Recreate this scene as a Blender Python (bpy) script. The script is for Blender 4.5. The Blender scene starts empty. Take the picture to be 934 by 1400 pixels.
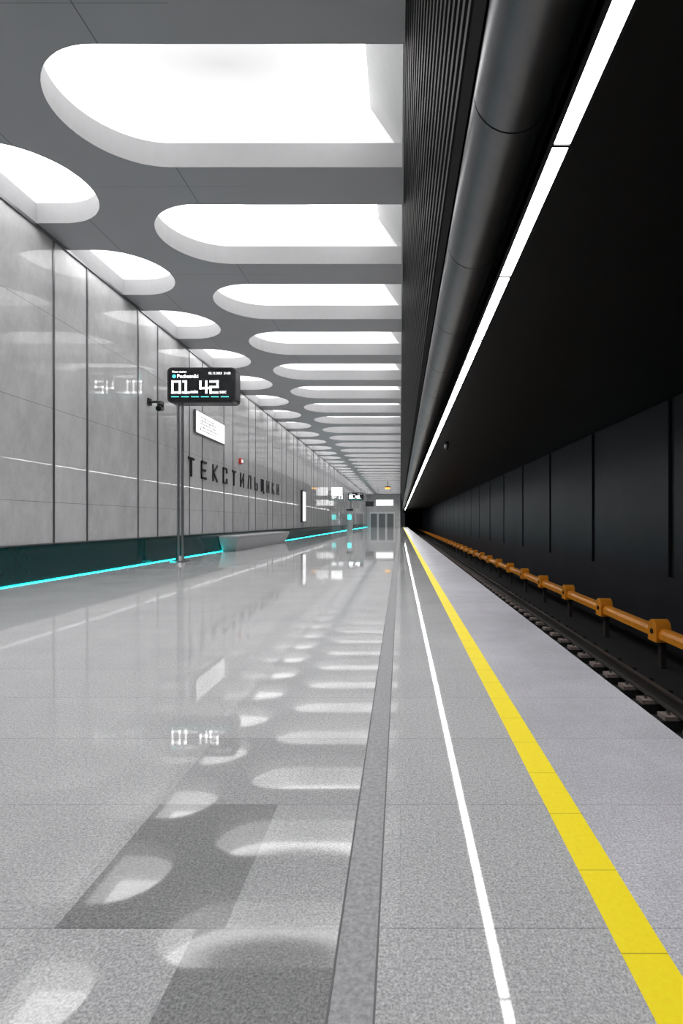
import bpy, bmesh, math, random
from mathutils import Vector
random.seed(4)
sc=bpy.context.scene
sc.view_settings.view_transform='Standard'
sc.view_settings.look='None'
W=-6.0; HC=5.9; F=740.0; YEND=98.0; YN=-3.0
# ---------------------------------------------------------------- materials
class NT:
    def __init__(s,name):
        s.m=bpy.data.materials.new(name); s.m.use_nodes=True
        s.t=s.m.node_tree; s.b=s.t.nodes['Principled BSDF']
        s._c=None
    def n(s,typ,**k):
        nd=s.t.nodes.new(typ)
        for a,b in k.items(): setattr(nd,a,b)
        return nd
    def l(s,a,b): s.t.links.new(a,b)
    def co(s):
        if s._c is None:
            s._c=s.n('ShaderNodeTexCoord')
            s._x=s.n('ShaderNodeSeparateXYZ'); s.l(s._c.outputs['Object'],s._x.inputs[0])
        return s._c.outputs['Object']
    def ax(s,i): s.co(); return s._x.outputs[i]
    def mt(s,op,a,b=0.0,c=None):
        nd=s.n('ShaderNodeMath',operation=op)
        for i,v in enumerate((a,b,c)):
            if v is None: continue
            if isinstance(v,(int,float)): nd.inputs[i].default_value=v
            else: s.l(v,nd.inputs[i])
        return nd.outputs[0]
    def rng(s,v,a,b): return s.mt('MULTIPLY',s.mt('GREATER_THAN',v,a),s.mt('LESS_THAN',v,b))
    def noise(s,scale,detail=3,rough=.6,vec=None):
        nd=s.n('ShaderNodeTexNoise'); nd.inputs['Scale'].default_value=scale
        nd.inputs['Detail'].default_value=detail; nd.inputs['Roughness'].default_value=rough
        s.l(vec or s.co(),nd.inputs['Vector']); return nd.outputs['Fac']
    def mapr(s,v,a,b,c,d):
        nd=s.n('ShaderNodeMapRange'); s.l(v,nd.inputs[0])
        for i,x in enumerate((a,b,c,d)): nd.inputs[i+1].default_value=x
        return nd.outputs[0]
    def mix(s,f,a,b,bt='MIX'):
        nd=s.n('ShaderNodeMix',data_type='RGBA',blend_type=bt)
        for i,v in ((0,f),(6,a),(7,b)):
            if isinstance(v,(int,float)): nd.inputs[i].default_value=v
            elif isinstance(v,tuple): nd.inputs[i].default_value=(*v,1)
            else: s.l(v,nd.inputs[i])
        return nd.outputs[2]
    def col(s,v): 
        if isinstance(v,tuple): s.b.inputs['Base Color'].default_value=(*v,1)
        else: s.l(v,s.b.inputs['Base Color'])
    def r(s,v):
        if isinstance(v,(int,float)): s.b.inputs['Roughness'].default_value=v
        else: s.l(v,s.b.inputs['Roughness'])
def simple(name,c,r=.5,metal=0,em=None,es=0,nz=0.08,sc_=6,spec=None):
    k=NT(name); k.r(r); k.b.inputs['Metallic'].default_value=metal
    n=k.noise(sc_)
    k.col(k.mix(k.mapr(n,.3,.7,0,1),tuple(x*(1-nz) for x in c),tuple(min(1,x*(1+nz)) for x in c)))
    if spec is not None: k.b.inputs['Specular IOR Level'].default_value=spec
    if em:
        k.b.inputs['Emission Color'].default_value=(*em,1); k.b.inputs['Emission Strength'].default_value=es
    return k.m

def granite_mat(name,base,polish):
    k=NT(name); X,Y=k.ax(0),k.ax(1)
    sp=k.noise(150,3,.75); sp2=k.noise(60,3,.7); big=k.noise(1.3,4,.6); st=k.noise(.7,5,.7)
    v=k.mapr(sp,.36,.64,.60,1.24)
    v=k.mt('MULTIPLY',v,k.mapr(sp2,.3,.7,.85,1.15))
    v=k.mt('MULTIPLY',v,k.mapr(big,.3,.7,.94,1.05))
    if not polish: v=k.mt('MULTIPLY',v,k.mapr(st,.35,.6,.78,1.05))
    ty=k.mt('DIVIDE',k.mt('SUBTRACT',Y,.163),.583); iy=k.mt('FLOOR',ty); fy=k.mt('FRACT',ty)
    tx=k.mt('DIVIDE',k.mt('ADD',X,k.mt('MULTIPLY',k.mt('MODULO',iy,2.0),.35)),.70); ix=k.mt('FLOOR',tx); fx=k.mt('FRACT',tx)
    cmb=k.n('ShaderNodeCombineXYZ'); k.l(ix,cmb.inputs[0]); k.l(iy,cmb.inputs[1])
    wn=k.n('ShaderNodeTexWhiteNoise'); k.l(cmb.outputs[0],wn.inputs['Vector'])
    v=k.mt('MULTIPLY',v,k.mapr(wn.outputs['Value'],0,1,.975,1.02))
    jy=k.mt('LESS_THAN',fy,.006)
    jx=k.mt('MULTIPLY',k.mt('LESS_THAN',fx,.003),.4) if polish else k.mt('LESS_THAN',fx,-1)
    j=k.mt('MAXIMUM',jy,jx)
    if polish:
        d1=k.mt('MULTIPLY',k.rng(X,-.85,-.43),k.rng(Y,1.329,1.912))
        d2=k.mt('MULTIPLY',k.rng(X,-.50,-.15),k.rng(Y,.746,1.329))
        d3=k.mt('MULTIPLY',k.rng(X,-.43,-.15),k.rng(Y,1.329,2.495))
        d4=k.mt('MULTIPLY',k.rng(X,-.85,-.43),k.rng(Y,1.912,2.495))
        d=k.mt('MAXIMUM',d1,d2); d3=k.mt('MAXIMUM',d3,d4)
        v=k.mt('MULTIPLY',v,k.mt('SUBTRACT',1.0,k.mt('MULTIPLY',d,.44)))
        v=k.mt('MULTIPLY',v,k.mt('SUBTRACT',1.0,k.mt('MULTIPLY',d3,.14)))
        # dimmer foreground painted into the granite colour, brightening with distance
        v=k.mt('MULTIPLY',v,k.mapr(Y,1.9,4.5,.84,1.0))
    v=k.mt('MULTIPLY',v,k.mt('SUBTRACT',1.0,k.mt('MULTIPLY',j,.35)))
    nd=k.n('ShaderNodeVectorMath',operation='SCALE'); nd.inputs[0].default_value=base; k.l(v,nd.inputs['Scale'])
    k.col(nd.outputs[0])
    k.r(k.mapr(sp2,.3,.7,.02,.045) if polish else .33)
    if polish: k.b.inputs['Specular IOR Level'].default_value=.42
    return k.m
M={}
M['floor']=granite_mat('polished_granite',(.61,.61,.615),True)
M['edge']=granite_mat('flamed_granite',(.58,.57,.61),False)
M['strip']=simple('grey_guide_strip',(.30,.295,.305),.3,nz=.3,sc_=70)
M['groove']=simple('groove_dark',(.12,.12,.12),.5)
def yel():
    k=NT('yellow_paint'); n=k.noise(60); Y=k.ax(1)
    f=k.mt('FRACT',k.mt('DIVIDE',k.mt('SUBTRACT',Y,.05),.30)); j=k.mt('LESS_THAN',f,.012)
    c=k.mix(k.mapr(n,.3,.7,0,1),(.97,.76,.010),(1.0,.83,.016))
    k.col(k.mix(j,c,(.60,.45,.01))); k.r(.5); k.b.inputs['Specular IOR Level'].default_value=.3; return k.m
M['yellow']=yel()
def ceil():
    k=NT('ceiling_panel'); X,Y=k.ax(0),k.ax(1)
    n=k.noise(300,1); g=k.noise(.6,2)
    a=k.mt('LESS_THAN',k.mt('ABSOLUTE',k.mt('ADD',X,3.1)),.005)
    b=k.mt('LESS_THAN',k.mt('ABSOLUTE',k.mt('ADD',X,5.05)),.005)
    f=k.mt('FRACT',k.mt('DIVIDE',k.mt('SUBTRACT',Y,5.11),2.81)); t=k.mt('MULTIPLY',k.mt('LESS_THAN',f,.003),k.mt('LESS_THAN',X,-2.2))
    j=k.mt('MAXIMUM',k.mt('MAXIMUM',a,b),k.mt('MULTIPLY',t,.5))
    c=k.mix(k.mapr(n,.35,.65,0,1),(.29,.285,.298),(.36,.352,.368))
    c=k.mix(k.mapr(g,.3,.7,0,.25),c,(.25,.245,.255))
    k.col(k.mix(j,c,(.05,.05,.05))); k.r(.45); return k.m
M['ceil']=ceil()
def wall():
    k=NT('marble_glass_wall'); Y,Z=k.ax(1),k.ax(2)
    mp=k.n('ShaderNodeMapping'); k.l(k.co(),mp.inputs[0]); mp.inputs['Scale'].default_value=(1,1.2,.7); mp.inputs['Rotation'].default_value=(.6,0,0)
    n=k.noise(2.0,10,.75,mp.outputs[0]); n2=k.noise(40,3)
    c=k.mix(k.mapr(n,.35,.68,0,1),(.48,.478,.482),(.68,.678,.682))
    c=k.mix(k.mapr(n2,.3,.7,0,.15),c,(.25,.25,.25))
    j=None
    for z in (1.33,2.95,4.55):
        q=k.mt('LESS_THAN',k.mt('ABSOLUTE',k.mt('SUBTRACT',Z,z)),.004); j=q if j is None else k.mt('MAXIMUM',j,q)
    f=k.mt('FRACT',k.mt('DIVIDE',k.mt('SUBTRACT',Y,9.37),3.02))
    nar=k.mt('LESS_THAN',f,.33)
    c=k.mix(k.mt('MULTIPLY',nar,.2),c,(.76,.76,.77))
    k.col(k.mix(j,c,(.18,.18,.18))); k.r(.4)
    k.b.inputs['Coat Weight'].default_value=1; k.b.inputs['Coat Roughness'].default_value=.012; k.b.inputs['Coat IOR'].default_value=1.55
    return k.m
M['wall']=wall()
M['steel']=simple('brushed_steel',(.42,.42,.43),.28,1)
M['trim']=simple('dark_steel_trim',(.20,.20,.21),.3,.8)
M['teal']=simple('dark_teal_glass',(.001,.036,.038),.10)
M['cyan']=simple('cyan_led',(.1,.8,.8),.5,em=(.0,.72,.72),es=26)
M['black']=simple('matt_black',(.006,.006,.006),.55)
M['void']=simple('black_felt',(.002,.002,.002),.9,spec=.02)
M['slat']=simple('slat_black',(.011,.011,.0115),.6,spec=.2)
def bwall():
    k=NT('dark_panel'); n=k.noise(.5,3); n2=k.noise(40,2)
    c=k.mix(k.mapr(n,.3,.7,0,1),(.016,.016,.024),(.030,.031,.043)); k.col(c); k.r(k.mapr(n2,.3,.7,.4,.55)); k.b.inputs['Specular IOR Level'].default_value=.4; return k.m
M['bwall']=bwall()
M['bceil']=simple('black_ceiling_panel',(.005,.005,.0055),.5,nz=.2,spec=.35)
M['duct']=simple('duct_metal',(.12,.12,.125),.36,.85)
M['led']=simple('white_led',(.9,.9,.9),.5,em=(1,1,1),es=23)
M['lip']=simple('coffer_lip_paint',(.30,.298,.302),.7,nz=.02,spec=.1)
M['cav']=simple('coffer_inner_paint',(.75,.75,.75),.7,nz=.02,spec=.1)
M['cav2']=simple('coffer_end_shade',(.33,.33,.33),.7,nz=.02,spec=.1)  # darkened copy of the inner paint: slanted end's shade put into the colour
M['gyp']=simple('white_gypsum',(.7,.7,.7),.6,nz=.02)
def glow():
    k=NT('luminous_ceiling'); X,Y=k.ax(0),k.ax(1); n=k.noise(.8,2)
    f=k.mt('FRACT',k.mt('ADD',k.mt('DIVIDE',k.mt('SUBTRACT',Y,6.52),2.81),.5))
    dy=k.mt('DIVIDE',k.mt('ADD',k.mt('MULTIPLY',k.mt('SUBTRACT',f,.5),2.81),-.45),.6)
    dx=k.mt('DIVIDE',k.mt('ADD',X,2.3),1.6)
    r=k.mt('SQRT',k.mt('ADD',k.mt('MULTIPLY',dx,dx),k.mt('MULTIPLY',dy,dy)))
    inner=k.mapr(r,.0,.8,.78,1.0); outer=k.mapr(r,.6,1.05,0,5.2)
    k.col((.02,.02,.02)); k.b.inputs['Emission Color'].default_value=(1,.995,1,1)
    k.l(k.mt('ADD',k.mt('ADD',inner,outer),k.mapr(n,.3,.7,-.04,.04)),k.b.inputs['Emission Strength']); return k.m
M['glow']=glow()
M['rail']=simple('rail_steel',(.30,.29,.28),.3,.9)
M['rail_d']=simple('rail_rust',(.03,.025,.022),.6)
M['conc']=simple('sleeper_concrete',(.30,.24,.22),.8,nz=.3,sc_=30)
M['ballast']=simple('track_bed',(.010,.010,.011),.8,nz=.4,sc_=30)
M['orange']=simple('orange_cover',(1.0,.36,.03),.3)
M['bench']=simple('grey_bench',(.33,.33,.335),.5)
M['screen']=simple('screen_black',(.006,.007,.009),.15)
M['txt']=simple('white_text',(.9,.9,.9),.5,em=(1,1,1),es=2.5)
M['ctxt']=simple('cyan_text',(.1,.8,.8),.5,em=(.1,.85,.8),es=1.2)
M['white']=simple('white_lightbox',(.9,.9,.9),.3,em=(1,1,1),es=.7)
M['ltr']=simple('letter_black',(.02,.02,.022),.35)
M['map']=simple('map_ink',(.25,.27,.3),.5)
M['red']=simple('red_plastic',(.5,.02,.01),.4)
M['door']=simple('grey_door',(.16,.17,.18),.3)
M['amber']=simple('amber_lamp',(.9,.5,.1),.5,em=(1,.45,.08),es=1.3)
# ---------------------------------------------------------------- mesh helpers
def obj(name,vs,fs,mats,mi=None,parent=None,smooth=False):
    me=bpy.data.meshes.new(name); me.from_pydata(vs,[],fs)
    for m in (mats if isinstance(mats,list) else [mats]): me.materials.append(m)
    if mi:
        for p,i in zip(me.polygons,mi): p.material_index=i
    if smooth:
        for p in me.polygons: p.use_smooth=True
    me.update(); o=bpy.data.objects.new(name,me); sc.collection.objects.link(o)
    if parent: o.parent=parent
    return o
class MB:
    def __init__(s): s.v=[];s.f=[];s.mi=[]
    def box(s,x0,x1,y0,y1,z0,z1,m=0):
        b=len(s.v)
        s.v+=[(x,y,z) for z in(z0,z1) for x,y in((x0,y0),(x1,y0),(x1,y1),(x0,y1))]
        for f in((3,2,1,0),(4,5,6,7),(0,1,5,4),(1,2,6,5),(2,3,7,6),(3,0,4,7)):
            s.f.append(tuple(b+i for i in f)); s.mi.append(m)
    def prism(s,prof,y0,y1,m=0):   # xz profile extruded along y
        b=len(s.v);n=len(prof)
        s.v+=[(x,y0,z) for x,z in prof]+[(x,y1,z) for x,z in prof]
        for i in range(n):
            j=(i+1)%n; s.f.append((b+i,b+j,b+n+j,b+n+i)); s.mi.append(m)
        s.f.append(tuple(b+i for i in range(n))[::-1]); s.f.append(tuple(b+n+i for i in range(n))); s.mi+=[m,m]
    def cyl(s,c0,c1,r,n=20,m=0,r1=None):
        c0=Vector(c0);c1=Vector(c1);d=(c1-c0).normalized();a=d.orthogonal().normalized();q=d.cross(a);b=len(s.v)
        for c,rr in((c0,r),(c1,r if r1 is None else r1)):
            for i in range(n):
                t=2*math.pi*i/n; s.v.append(tuple(c+rr*(a*math.cos(t)+q*math.sin(t))))
        for i in range(n):
            j=(i+1)%n; s.f.append((b+i,b+j,b+n+j,b+n+i)); s.mi.append(m)
        s.f.append(tuple(b+i for i in range(n))[::-1]); s.f.append(tuple(b+n+i for i in range(n))); s.mi+=[m,m]
    def make(s,name,mats,parent=None,bevel=0,seg=2,smooth=False):
        o=obj(name,s.v,s.f,mats,s.mi,parent,smooth)
        bm=bmesh.new(); bm.from_mesh(o.data); bmesh.ops.recalc_face_normals(bm,faces=bm.faces); bm.to_mesh(o.data); bm.free()
        if bevel:
            md=o.modifiers.new('bevel','BEVEL'); md.width=bevel; md.segments=seg; md.limit_method='ANGLE'
        if smooth:
            md=o.modifiers.new('es','EDGE_SPLIT'); md.split_angle=math.radians(35)
        return o
def empty(name,loc=(0,0,0)):
    e=bpy.data.objects.new(name,None); sc.collection.objects.link(e); e.location=loc; e.empty_display_size=.2; return e
def box(name,x0,x1,y0,y1,z0,z1,m,parent=None,bevel=0,seg=2):
    b=MB(); b.box(x0,x1,y0,y1,z0,z1); return b.make(name,m,parent,bevel,seg)

# ---------------------------------------------------------------- floor
YT=140
b=MB()
b.box(W,-.15,YN,YEND,-.25,0); b.box(-.05,.512,YN,YEND,-.25,0)
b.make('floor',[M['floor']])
box('floor_edge_slab',.62,1.30,YN,YEND,-.25,0,M['edge'])
b=MB(); b.box(-.15,-.05,YN,YEND,-.25,-.0015,0)
b.box(-.15,-.145,YN,YEND,-.2,.0005,1); b.box(-.055,-.05,YN,YEND,-.2,.0005,1)
b.make('floor_guide_strip',[M['strip'],M['groove']])
box('platform_warning_line',.512,.62,YN,YEND,-.25,.001,M['yellow'])
box('platform_edge_wall',1.05,1.27,YN,YEND,-1.6,-.25,M['black'])
# ---------------------------------------------------------------- left wall
box('wall_left',W-.2,W,YN,YEND,0,HC,M['wall'])
box('baseboard_left',W,W+.02,YN,YEND,.02,.616,M['teal'])
b=MB(); b.prism([(W+.02,0),(W+.036,0),(W+.02,.010)],YN,YEND)
b.make('floor_led_strip',[M['cyan']])
b=MB(); y=9.37-3.02*4
while y<YEND:
    for d in(0,1.0):
        if y+d>YN: b.box(W,W+.012,y+d-.022,y+d+.022,.616,HC)
    y+=3.02
b.box(W,W+.03,YN,YEND,.606,.63); b.box(W,W+.03,YN,YEND,HC-.05,HC)
b.make('trim_left',[M['trim']])
# ---------------------------------------------------------------- ceiling with coffers
PER=2.81; R=.965; NA=28
def outline(kind,yc,r,flat,tip):
    pts=[];N=NA
    if kind=='main':   # round at left
        cx=tip+r
        for i in range(N+1):
            t=math.pi/2+math.pi*i/N; pts.append((cx+r*math.cos(t),yc+r*math.sin(t)))
        pts+=[(flat,yc-r),(flat,yc+r)]
    else:
        cx=tip-r
        for i in range(N+1):
            t=-math.pi/2+math.pi*i/N; pts.append((cx+r*math.cos(t),yc+r*math.sin(t)))
        pts+=[(flat,yc+r),(flat,yc-r)]
    return pts
cofs=[]
yc=6.52-3*PER
while yc+R<YEND-1:
    if yc-R>YN+.2: cofs.append(('main',yc))
    if yc+PER/2-R>YN+.2 and yc+PER/2+R<YEND-.5: cofs.append(('side',yc+PER/2))
    yc+=PER
vs=[];fs=[];mi=[]
for kind,yc in cofs:
    if kind=='main':
        o0=outline(kind,yc,R,.03,-4.14); o1=outline(kind,yc,R+.22,.03,-4.36); o2=outline(kind,yc,R+.22,-.43,-4.36)
    else:
        o0=outline(kind,yc,R,W+.02,-4.54); o1=outline(kind,yc,R+.22,W-.15,-4.32); o2=outline(kind,yc,R+.22,W-.15,-4.32)
    n=len(o0); rings=[(o0,HC),(o0,HC+.335),(o1,HC+.336),(o2,HC+1.0)]
    bs=len(vs)
    for o,z in rings: vs+=[(x,y,z) for x,y in o]
    for k in range(3):
        for i in range(n):
            j=(i+1)%n; fs.append((bs+k*n+i,bs+k*n+j,bs+(k+1)*n+j,bs+(k+1)*n+i))
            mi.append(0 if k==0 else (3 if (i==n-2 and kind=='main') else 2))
    fs.append(tuple(bs+3*n+i for i in range(n))); mi.append(1)
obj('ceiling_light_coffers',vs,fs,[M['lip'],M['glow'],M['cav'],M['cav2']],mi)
# ceiling plane: scan strips between the coffer outlines
ys={YN,YEND}
for kind,yc in cofs:
    for i in range(NA+1): ys.add(round(yc+R*math.sin(-math.pi/2+math.pi*i/NA),6))
ys=sorted(ys); LX,RX=W+.02,.03
def bound(kind,y,ym):
    for k,yc in cofs:
        if k==kind and abs(ym-yc)<R:
            h=math.sqrt(max(0,R*R-(y-yc)**2))
            return (-4.14+R-h) if kind=='main' else (-4.54-R+h)
    return RX if kind=='main' else LX
vs=[];fs=[]
def quad(a,b_,c,d,z=HC):
    n=len(vs); vs.extend([(*a,z),(*b_,z),(*c,z),(*d,z)]); fs.append((n,n+3,n+2,n+1))
for ya,yb in zip(ys[:-1],ys[1:]):
    if yb-ya<1e-5: continue
    ym=(ya+yb)/2
    quad((bound('side',ya,ym),ya),(bound('main',ya,ym),ya),(bound('main',yb,ym),yb),(bound('side',yb,ym),yb))
quad((W-.2,YN),(LX,YN),(LX,YEND),(W-.2,YEND)); quad((RX,YN),(.06,YN),(.06,YEND),(RX,YEND))
obj('ceiling',vs,fs,[M['ceil']])
# ---------------------------------------------------------------- slatted fascia
b=MB(); P0=Vector((.05,5.9)); P1=Vector((.385,3.70)); d=(P1-P0); L=d.length; d/=L; nrm=Vector((d.y,-d.x))
if nrm.x>0: nrm=-nrm
NS=20
for i in range(NS):
    a=P0+d*(L*(i+.1)/NS); c=P0+d*(L*(i+.50)/NS)
    q=[a,c,c-nrm*.07,a-nrm*.07]
    b.prism([(p.x,p.y) for p in q],YN,YEND+25,0)
q=[P0-nrm*.075,P1-nrm*.075,P1-nrm*.09,P0-nrm*.09]
b.prism([(p.x,p.y) for p in q],YN,YEND+25,1)
b.prism([(.385,3.70),(.475,3.71),(.475,3.70),(.396,3.695),(.405,3.40),(.400,3.40)],YN,YEND+25,1)
b.make('slatted_fascia',[M['slat'],M['void']])
# ---------------------------------------------------------------- duct
du=empty('ventilation_duct')
b=MB(); y=3.02-1.62*4; k=0
DX,DZ,DR=.626,3.38,.214
while y<YEND:
    b.cyl((DX,y+.006,DZ),(DX,y+1.614,DZ),DR,48,0); y+=1.62
b.cyl((DX,-3.4,DZ),(DX,YEND,DZ),DR-.012,32,1)
b.make('duct_tube',[M['duct'],M['black']],du,smooth=True)
b=MB(); b.box(DX-.06,DX+.06,YN,YEND,DZ+DR-.02,DZ+DR+.9)
b.make('duct_hanger',[M['black']],du)
# ---------------------------------------------------------------- LED line + black ceiling over the track
li=empty('linear_led_light')
b=MB(); y=3.02-1.62*4
b2=MB()
while y<YEND:
    b.box(.855,.945,y+.012,y+1.608,3.10,3.115); b2.box(.855,.945,y-.011,y+.011,3.092,3.118); y+=1.62
b.make('diffuser',[M['led']],li); b2.make('joint_plates',[M['black']],li)
b=MB(); b.box(.835,.855,-3.4,YEND,3.095,3.2); b.box(.945,.965,-3.4,YEND,3.095,3.2); b.box(.835,.965,-3.4,YEND,3.119,3.2)
b.make('housing',[M['slat']],li)
b=MB(); b.prism([(.97,3.105),(5.5,3.50),(5.5,3.6),(.97,3.2)],YN,YT)
b.prism([(.845,3.201),(.97,3.201),(.97,4.0),(.845,4.0)],YN,YT)
b.make('ceiling_track',[M['bceil']])
# ---------------------------------------------------------------- track wall
b=MB(); b.box(5.56,5.8,YN,YT,-1.6,3.6,1)
y=10.97-4.42*4
while y<YT:
    b.box(5.50,5.56,y+.12,y+4.42-.12,-.14,3.49,0)
    y+=4.42
b.box(5.50,5.56,YN,YT,-1.6,-.14,0)
b.make('wall_right',[M['bwall'],M['black']],bevel=0)
box('wall_track_end',1.3,5.5,YT,YT+.2,-1.6,3.6,M['black'])
box('floor_track_bed',1.27,5.56,YN,YT,-1.75,-1.6,M['ballast'])
# ---------------------------------------------------------------- railway track
rt=empty('railway_track')
def railprof(x):
    z=-1.42
    return [(x-.07,z),(x+.07,z),(x+.07,z+.015),(x+.012,z+.035),(x+.012,z+.13),(x+.037,z+.145),(x+.037,z+.18),(x-.037,z+.18),(x-.037,z+.145),(x-.012,z+.13),(x-.012,z+.035),(x-.07,z+.015)]
b=MB()
for x in(1.98,3.5):
    b.prism(railprof(x),YN,YT,1)
    b.box(x-.036,x+.036,YN,YT,-1.241,-1.236,0)
b.make('rails',[M['rail'],M['rail_d']],rt)
b=MB(); y=-2
while y<YT:
    b.box(1.5,4.0,y,y+.24,-1.62,-1.47,1)
    for x in(1.98,3.5):
        b.box(x-.22,x+.22,y+.02,y+.22,-1.47,-1.42,0)
        for s in(-1,1): b.cyl((x+s*.13,y+.12,-1.42),(x+s*.13,y+.12,-1.37),.025,8,2)
    y+=.62
b.make('sleepers',[M['conc'],M['ballast'],M['rail']],rt)
tr=empty('third_rail_cover')
TX=4.62; b=MB(); U=.07
prof=[(TX-.10,-1.12),(TX-.10,-1.02),(TX-.07,-.965),(TX-.02,-.945),(TX+.06,-.945),(TX+.09,-.98),(TX+.09,-1.12),(TX+.07,-1.12),(TX+.07,-.99),(TX-.07,-.99),(TX-.085,-1.03),(TX-.085,-1.12)]
b.prism([(x,z+U) for x,z in prof],YN,YT,0)
b.make('cover',[M['orange']],tr)
b=MB(); y=9.6-2.6*4
while y<YT:
    N=12; pr=[(y-.16,-1.12)]
    pr+=[(y+.16*math.cos(math.pi-math.pi*i/N),-.89+.16*math.sin(math.pi*i/N)) for i in range(N+1)]+[(y+.16,-1.12)]
    bs=len(b.v); n=len(pr)
    for x in(TX-.15,TX+.12): b.v+=[(x,p,z) for p,z in pr]
    for i in range(n):
        j=(i+1)%n; b.f.append((bs+i,bs+j,bs+n+j,bs+n+i)); b.mi.append(0)
    b.f.append(tuple(range(bs,bs+n))); b.f.append(tuple(range(bs+n,bs+2*n))); b.mi+=[0,0]
    b.cyl((TX-.17,y,-.94),(TX-.15,y,-.94),.05,12,1)
    b.box(TX-.02,TX+.08,y-.06,y+.06,-1.6,-1.1,2)
    y+=2.6
b.make('bracket_caps',[M['orange'],M['black'],M['rail_d']],tr,bevel=.02)
b=MB(); b.box(TX-.04,TX+.04,YN,YT,-1.08,-1.0)
b.make('contact_rail',[M['rail_d']],tr)
# ---------------------------------------------------------------- bench
be=empty('station_bench')
b=MB()
b.prism([(W+.035,.44),(W+.66,.44),(W+.68,.52),(W+.035,.52)],17.8,26.1)
b.make('seat',[M['bench']],be,bevel=.02)
x0,x1=W+.06,W+.64
low=[(x0,18.1),(W+.50,18.1),(W+.50,25.8),(x0,25.8)]; up=[(W+.035,17.82),(W+.66,17.82),(W+.66,26.08),(W+.035,26.08)]
vs=[(x,y,0) for x,y in low]+[(x,y,.44) for x,y in up]
obj('base',vs,[(3,2,1,0),(4,5,6,7),(0,1,5,4),(1,2,6,5),(2,3,7,6),(3,0,4,7)],[M['bench']],None,be)
# ---------------------------------------------------------------- strokes
GL={
'Т':[((0,1),(1,1)),((.5,1),(.5,0))],
'Е':[((0,0),(0,1)),((0,1),(1,1)),((0,.5),(.85,.5)),((0,0),(1,0))],
'К':[((0,0),(0,1)),((0,.5),(1,1)),((.1,.55),(1,0))],
'С':[((0,0),(0,1)),((0,1),(1,1)),((0,0),(1,0)),((1,1),(1,.75)),((1,0),(1,.25))],
'И':[((0,0),(0,1)),((1,0),(1,1)),((0,.05),(1,.95))],
'Л':[((1,0),(1,1)),((.3,1),(1,1)),((.3,1),(.0,0))],
'Ь':[((0,0),(0,1)),((0,0),(1,0)),((0,.5),(1,.5)),((1,0),(1,.5))],
'Щ':[((0,0),(0,1)),((.5,0),(.5,1)),((1,0),(1,1)),((0,0),(1.2,0)),((1.2,0),(1.2,-.15))],
'0':[((0,0),(0,1)),((0,1),(1,1)),((0,0),(1,0)),((1,1),(1,0))],
'1':[((.5,0),(.5,1)),((.1,1),(.5,1)),((0,0),(1,0))],
'4':[((0,1),(0,.4)),((0,.4),(1,.4)),((.8,1),(.8,0))],
'2':[((0,1),(1,1)),((1,1),(1,.5)),((0,.5),(1,.5)),((0,.5),(0,0)),((0,0),(1,0))]}
def strokes(b,ch,ox,oz,w,h,t,to3,m=0,dep=.05):
    for (a,c) in GL[ch]:
        A=Vector((ox+a[0]*w,oz+a[1]*h)); C=Vector((ox+c[0]*w,oz+c[1]*h)); d=(C-A).normalized(); n=Vector((-d.y,d.x))*t/2
        A=A-d*t/2; C=C+d*t/2; q=[A-n,C-n,C+n,A+n]; bs=len(b.v)
        b.v+=[to3(p.x,p.y,0) for p in q]+[to3(p.x,p.y,dep) for p in q]
        for f in((0,1,2,3),(7,6,5,4),(0,4,5,1),(1,5,6,2),(2,6,7,3),(3,7,4,0)): b.f.append(tuple(bs+i for i in f)); b.mi.append(m)
b=MB(); word='ТЕКСТИЛЬЩИКИ'
for i,ch in enumerate(word):
    strokes(b,ch,15.3+i*1.0,2.32,.38,.48,.065,lambda u,v,d:(W+.012+d,u,v),dep=.03)
b.make('station_name_letters',[M['ltr']])
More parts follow.
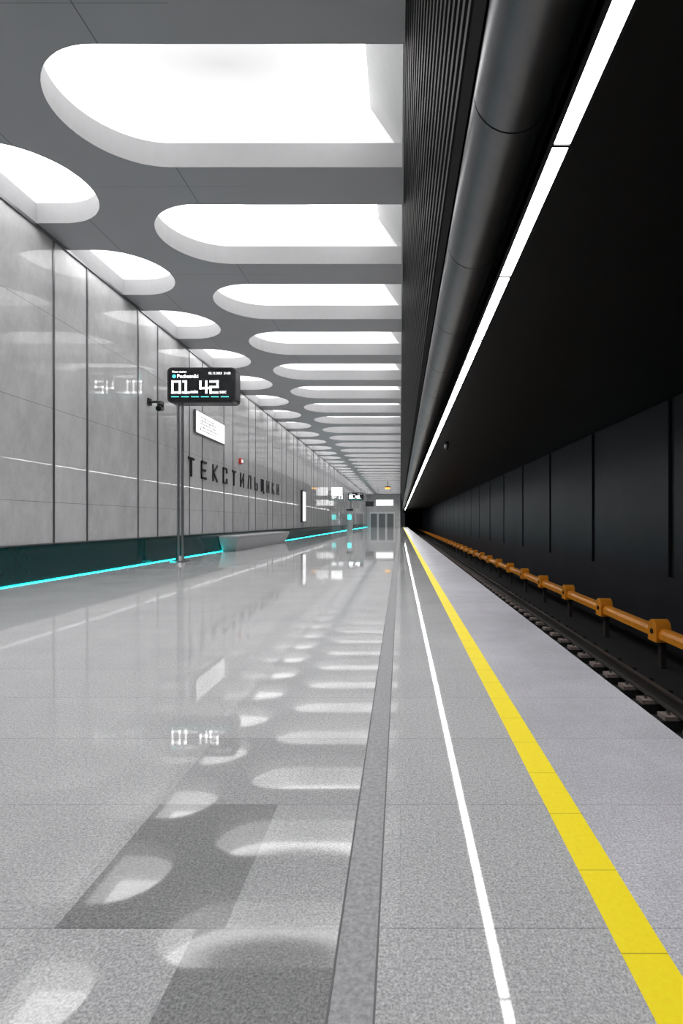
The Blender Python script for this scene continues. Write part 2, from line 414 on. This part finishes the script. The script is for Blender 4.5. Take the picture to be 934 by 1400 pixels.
# ---------------------------------------------------------------- departure boards
def text(name,s,loc,size,m,parent,rot=(math.pi/2,0,0),ext=0):
    c=bpy.data.curves.new(name,'FONT'); c.body=s; c.size=size; c.extrude=ext
    o=bpy.data.objects.new(name,c); sc.collection.objects.link(o); o.rotation_euler=rot; o.location=loc
    c.materials.append(m); o.parent=parent; return o
def board(yf,dx=0,dz=0,full=True):
    e=empty('departure_board'); pX=-5.5+dx
    x0,x1=-5.74+dx,-4.05+dx; z0,z1=3.93+dz,4.80+dz
    bb=MB(); r=.11; pr=[]
    for cx,cz,a in((x1-r,z1-r,0),(x0+r,z1-r,90),(x0+r,z0+r,180),(x1-r,z0+r,270)):
        for i in range(9):
            t=math.radians(a+90*i/8); pr.append((cx+r*math.cos(t),cz+r*math.sin(t)))
    bb.prism(pr,yf,yf+.38); bb.make('case',[M['ltr']],e,smooth=True)
    cx,cz=(x0+x1)/2,(z0+z1)/2
    bb=MB(); bb.prism([(cx+(x-cx)*.955,cz+(z-cz)*.92) for x,z in pr],yf-.006,yf+.002); bb.make('screen',[M['screen']],e)
    bb=MB()
    for s in(-.05,.05): bb.cyl((pX+s,yf+.19,.02),(pX+s,yf+.19,z0+.05),.036,16)
    bb.cyl((pX,yf+.19,0),(pX,yf+.19,.03),.24,32); bb.cyl((pX,yf+.19,.03),(pX,yf+.19,.14),.12,24,0,.09)
    bb.make('pole',[M['steel']],e,smooth=True)
    bb=MB(); f3=lambda u,v,d:(u,yf-.008-d,v)
    h=.27;zb=z0+.25
    strokes(bb,'0',x0+.13,zb,.18,h,.048,f3,0,.003); strokes(bb,'1',x0+.39,zb,.14,h,.048,f3,0,.003)
    strokes(bb,'4',x0+.82,zb,.18,h,.048,f3,0,.003); strokes(bb,'2',x0+1.07,zb,.17,h,.048,f3,0,.003)
    for i in range(6): bb.box(x0+.10+i*.245,x0+.10+i*.245+.19,yf-.011,yf-.008,z0+.135,z0+.155,1)
    bb.cyl((x0+.17,yf-.008,z0+.65),(x0+.17,yf-.011,z0+.65),.045,20,1)
    bb.make('digits',[M['txt'],M['ctxt']],e)
    text('label_min','min',(x0+.57,yf-.01,zb-.02),.13,M['txt'],e); text('label_sec','sec',(x0+1.29,yf-.01,zb-.02),.13,M['txt'],e)
    text('label_station','Pechatniki',(x0+.24,yf-.01,z0+.61),.13,M['txt'],e)
    text('label_next','Next station',(x0+.12,yf-.01,z0+.74),.07,M['txt'],e)
    text('label_time','02.12.2023  21:08',(x0+1.02,yf-.01,z0+.70),.075,M['txt'],e)
    return e
board(13.35); board(60,-.0,-.6)
# ---------------------------------------------------------------- wall map lightbox
e=empty('wall_map_lightbox')
box('frame',W+.012,W+.075,15.7,18.3,3.58,4.27,M['trim'],e,.01)
box('panel',W+.075,W+.08,15.73,18.27,3.61,4.24,M['white'],e)
b=MB()
for i in range(5):
    zz=3.72+i*.095
    b.box(W+.08,W+.082,16.0,17.3+.12*((i*7)%4),zz,zz+.016)
for i in range(10): b.box(W+.08,W+.082,16.05+i*.13,16.09+i*.13,3.7+(i*3%5)*.08,3.8+(i*3%5)*.08)
b.make('map_lines',[M['map']],e)
# ---------------------------------------------------------------- cctv
def cctv(y,z):
    e=empty('security_camera'); b=MB()
    b.box(W+.012,W+.05,y-.08,y+.08,z-.08,z+.08); b.cyl((W+.05,y,z),(W+.3,y,z),.03,12)
    b.cyl((W+.3,y+.02,z-.02),(W+.3,y-.02,z-.10),.07,20)
    b.cyl((W+.26,y+.12,z-.13),(W+.34,y-.22,z-.20),.065,20)
    b.make('body',[M['ltr']],e,smooth=True)
    b=MB(); b.cyl((W+.34,y-.22,z-.20),(W+.343,y-.235,z-.203),.045,16); b.make('lens',[M['screen']],e)
cctv(12.9,3.85)
e=empty('fire_alarm'); b=MB(); b.box(W+.012,W+.09,20.1,20.35,3.15,3.35); b.make('housing',[M['red']],e,bevel=.01)
b=MB(); b.cyl((W+.09,20.22,3.25),(W+.12,20.22,3.25),.06,16); b.make('sounder',[M['white']],e)
e=empty('wall_poster_lightbox'); box('frame',W+.012,W+.13,32.6,33.8,.95,2.9,M['ltr'],e,.01); box('panel',W+.13,W+.135,32.68,33.72,1.02,2.83,M['white'],e)
e=empty('bracket_sign'); box('arm',W+.012,W+.15,46.0,46.1,3.5,3.6,M['trim'],e); box('panel',W+.15,W+1.1,46.0,46.12,3.2,3.9,M['white'],e,.02)
# ---------------------------------------------------------------- far end
box('wall_back',W-.2,.05,YEND,YEND+.2,0,HC,M['wall'])
e=empty('exit_portal')
for i,(x0,x1) in enumerate(((-5.3,-4.2),(-3.8,-2.7),(-2.3,-1.2))):
    box('door_leaf',x0,x1,YEND-.1,YEND-.02,0,2.4,M['door'],e); 
box('lintel',-5.5,-.9,YEND-.3,YEND-.02,2.4,2.75,M['gyp'],e)
for x in(-5.5,-4.2+.1,-2.6,-1.1): box('jamb',x,x+.2,YEND-.3,YEND-.02,0,2.4,M['gyp'],e)
e=empty('hanging_direction_sign'); box('panel',-3.2,-.9,72,72.2,3.1,3.9,M['white'],e,.02)
b=MB(); b.cyl((-2.9,72.1,3.9),(-2.9,72.1,HC),.03); b.cyl((-1.2,72.1,3.9),(-1.2,72.1,HC),.03); b.make('rods',[M['steel']],e)
e=empty('hanging_direction_sign'); box('panel',-4.6,-3.5,72,72.2,3.0,3.7,M['ltr'],e,.02)
b=MB(); b.cyl((-4.4,72.1,3.7),(-4.4,72.1,HC),.03); b.cyl((-3.7,72.1,3.7),(-3.7,72.1,HC),.03); b.make('rods',[M['steel']],e)
e=empty('pendant_beacon_lamp'); b=MB(); b.cyl((-1.5,66,4.95),(-1.5,66,5.15),.32,20); b.make('lamp',[M['amber']],e)
b=MB(); b.cyl((-1.5,66,5.15),(-1.5,66,HC),.04); b.cyl((-1.5,66,5.15),(-1.5,66,5.25),.36,20); b.make('rod',[M['ltr']],e)
e=empty('help_point_column')
b=MB(); b.cyl((-5.2,56,0),(-5.2,56,2.1),.32,24); b.cyl((-5.2,56,2.1),(-5.2,56,2.3),.36,24,1); b.make('body',[M['bench'],M['ltr']],e,smooth=True)
box('screen',-5.4,-5.0,55.6,55.7,1.2,1.7,M['ctxt'],e)
e=empty('dome_camera'); b=MB(); b.cyl((1.25,14.5,2.98),(1.25,14.5,3.14),.06,20); b.cyl((1.25,14.5,2.92),(1.25,14.5,2.98),.04,20,1,.055); b.make('body',[M['ltr'],M['screen']],e,smooth=True)
# ---------------------------------------------------------------- world + camera
w=bpy.data.worlds.new('world'); sc.world=w; w.use_nodes=True
w.node_tree.nodes['Background'].inputs[0].default_value=(.9,.95,1,1); w.node_tree.nodes['Background'].inputs[1].default_value=.02
cd=bpy.data.cameras.new('camera'); cam=bpy.data.objects.new('camera',cd); sc.collection.objects.link(cam)
cam.location=(0,0,1.0); cam.rotation_euler=(math.pi/2,0,0)
cd.sensor_fit='AUTO'; cd.sensor_width=36; cd.lens=F/1400*36; cd.shift_x=-80/1400; cd.shift_y=13/1400; cd.clip_start=.05; cd.clip_end=400
sc.camera=cam
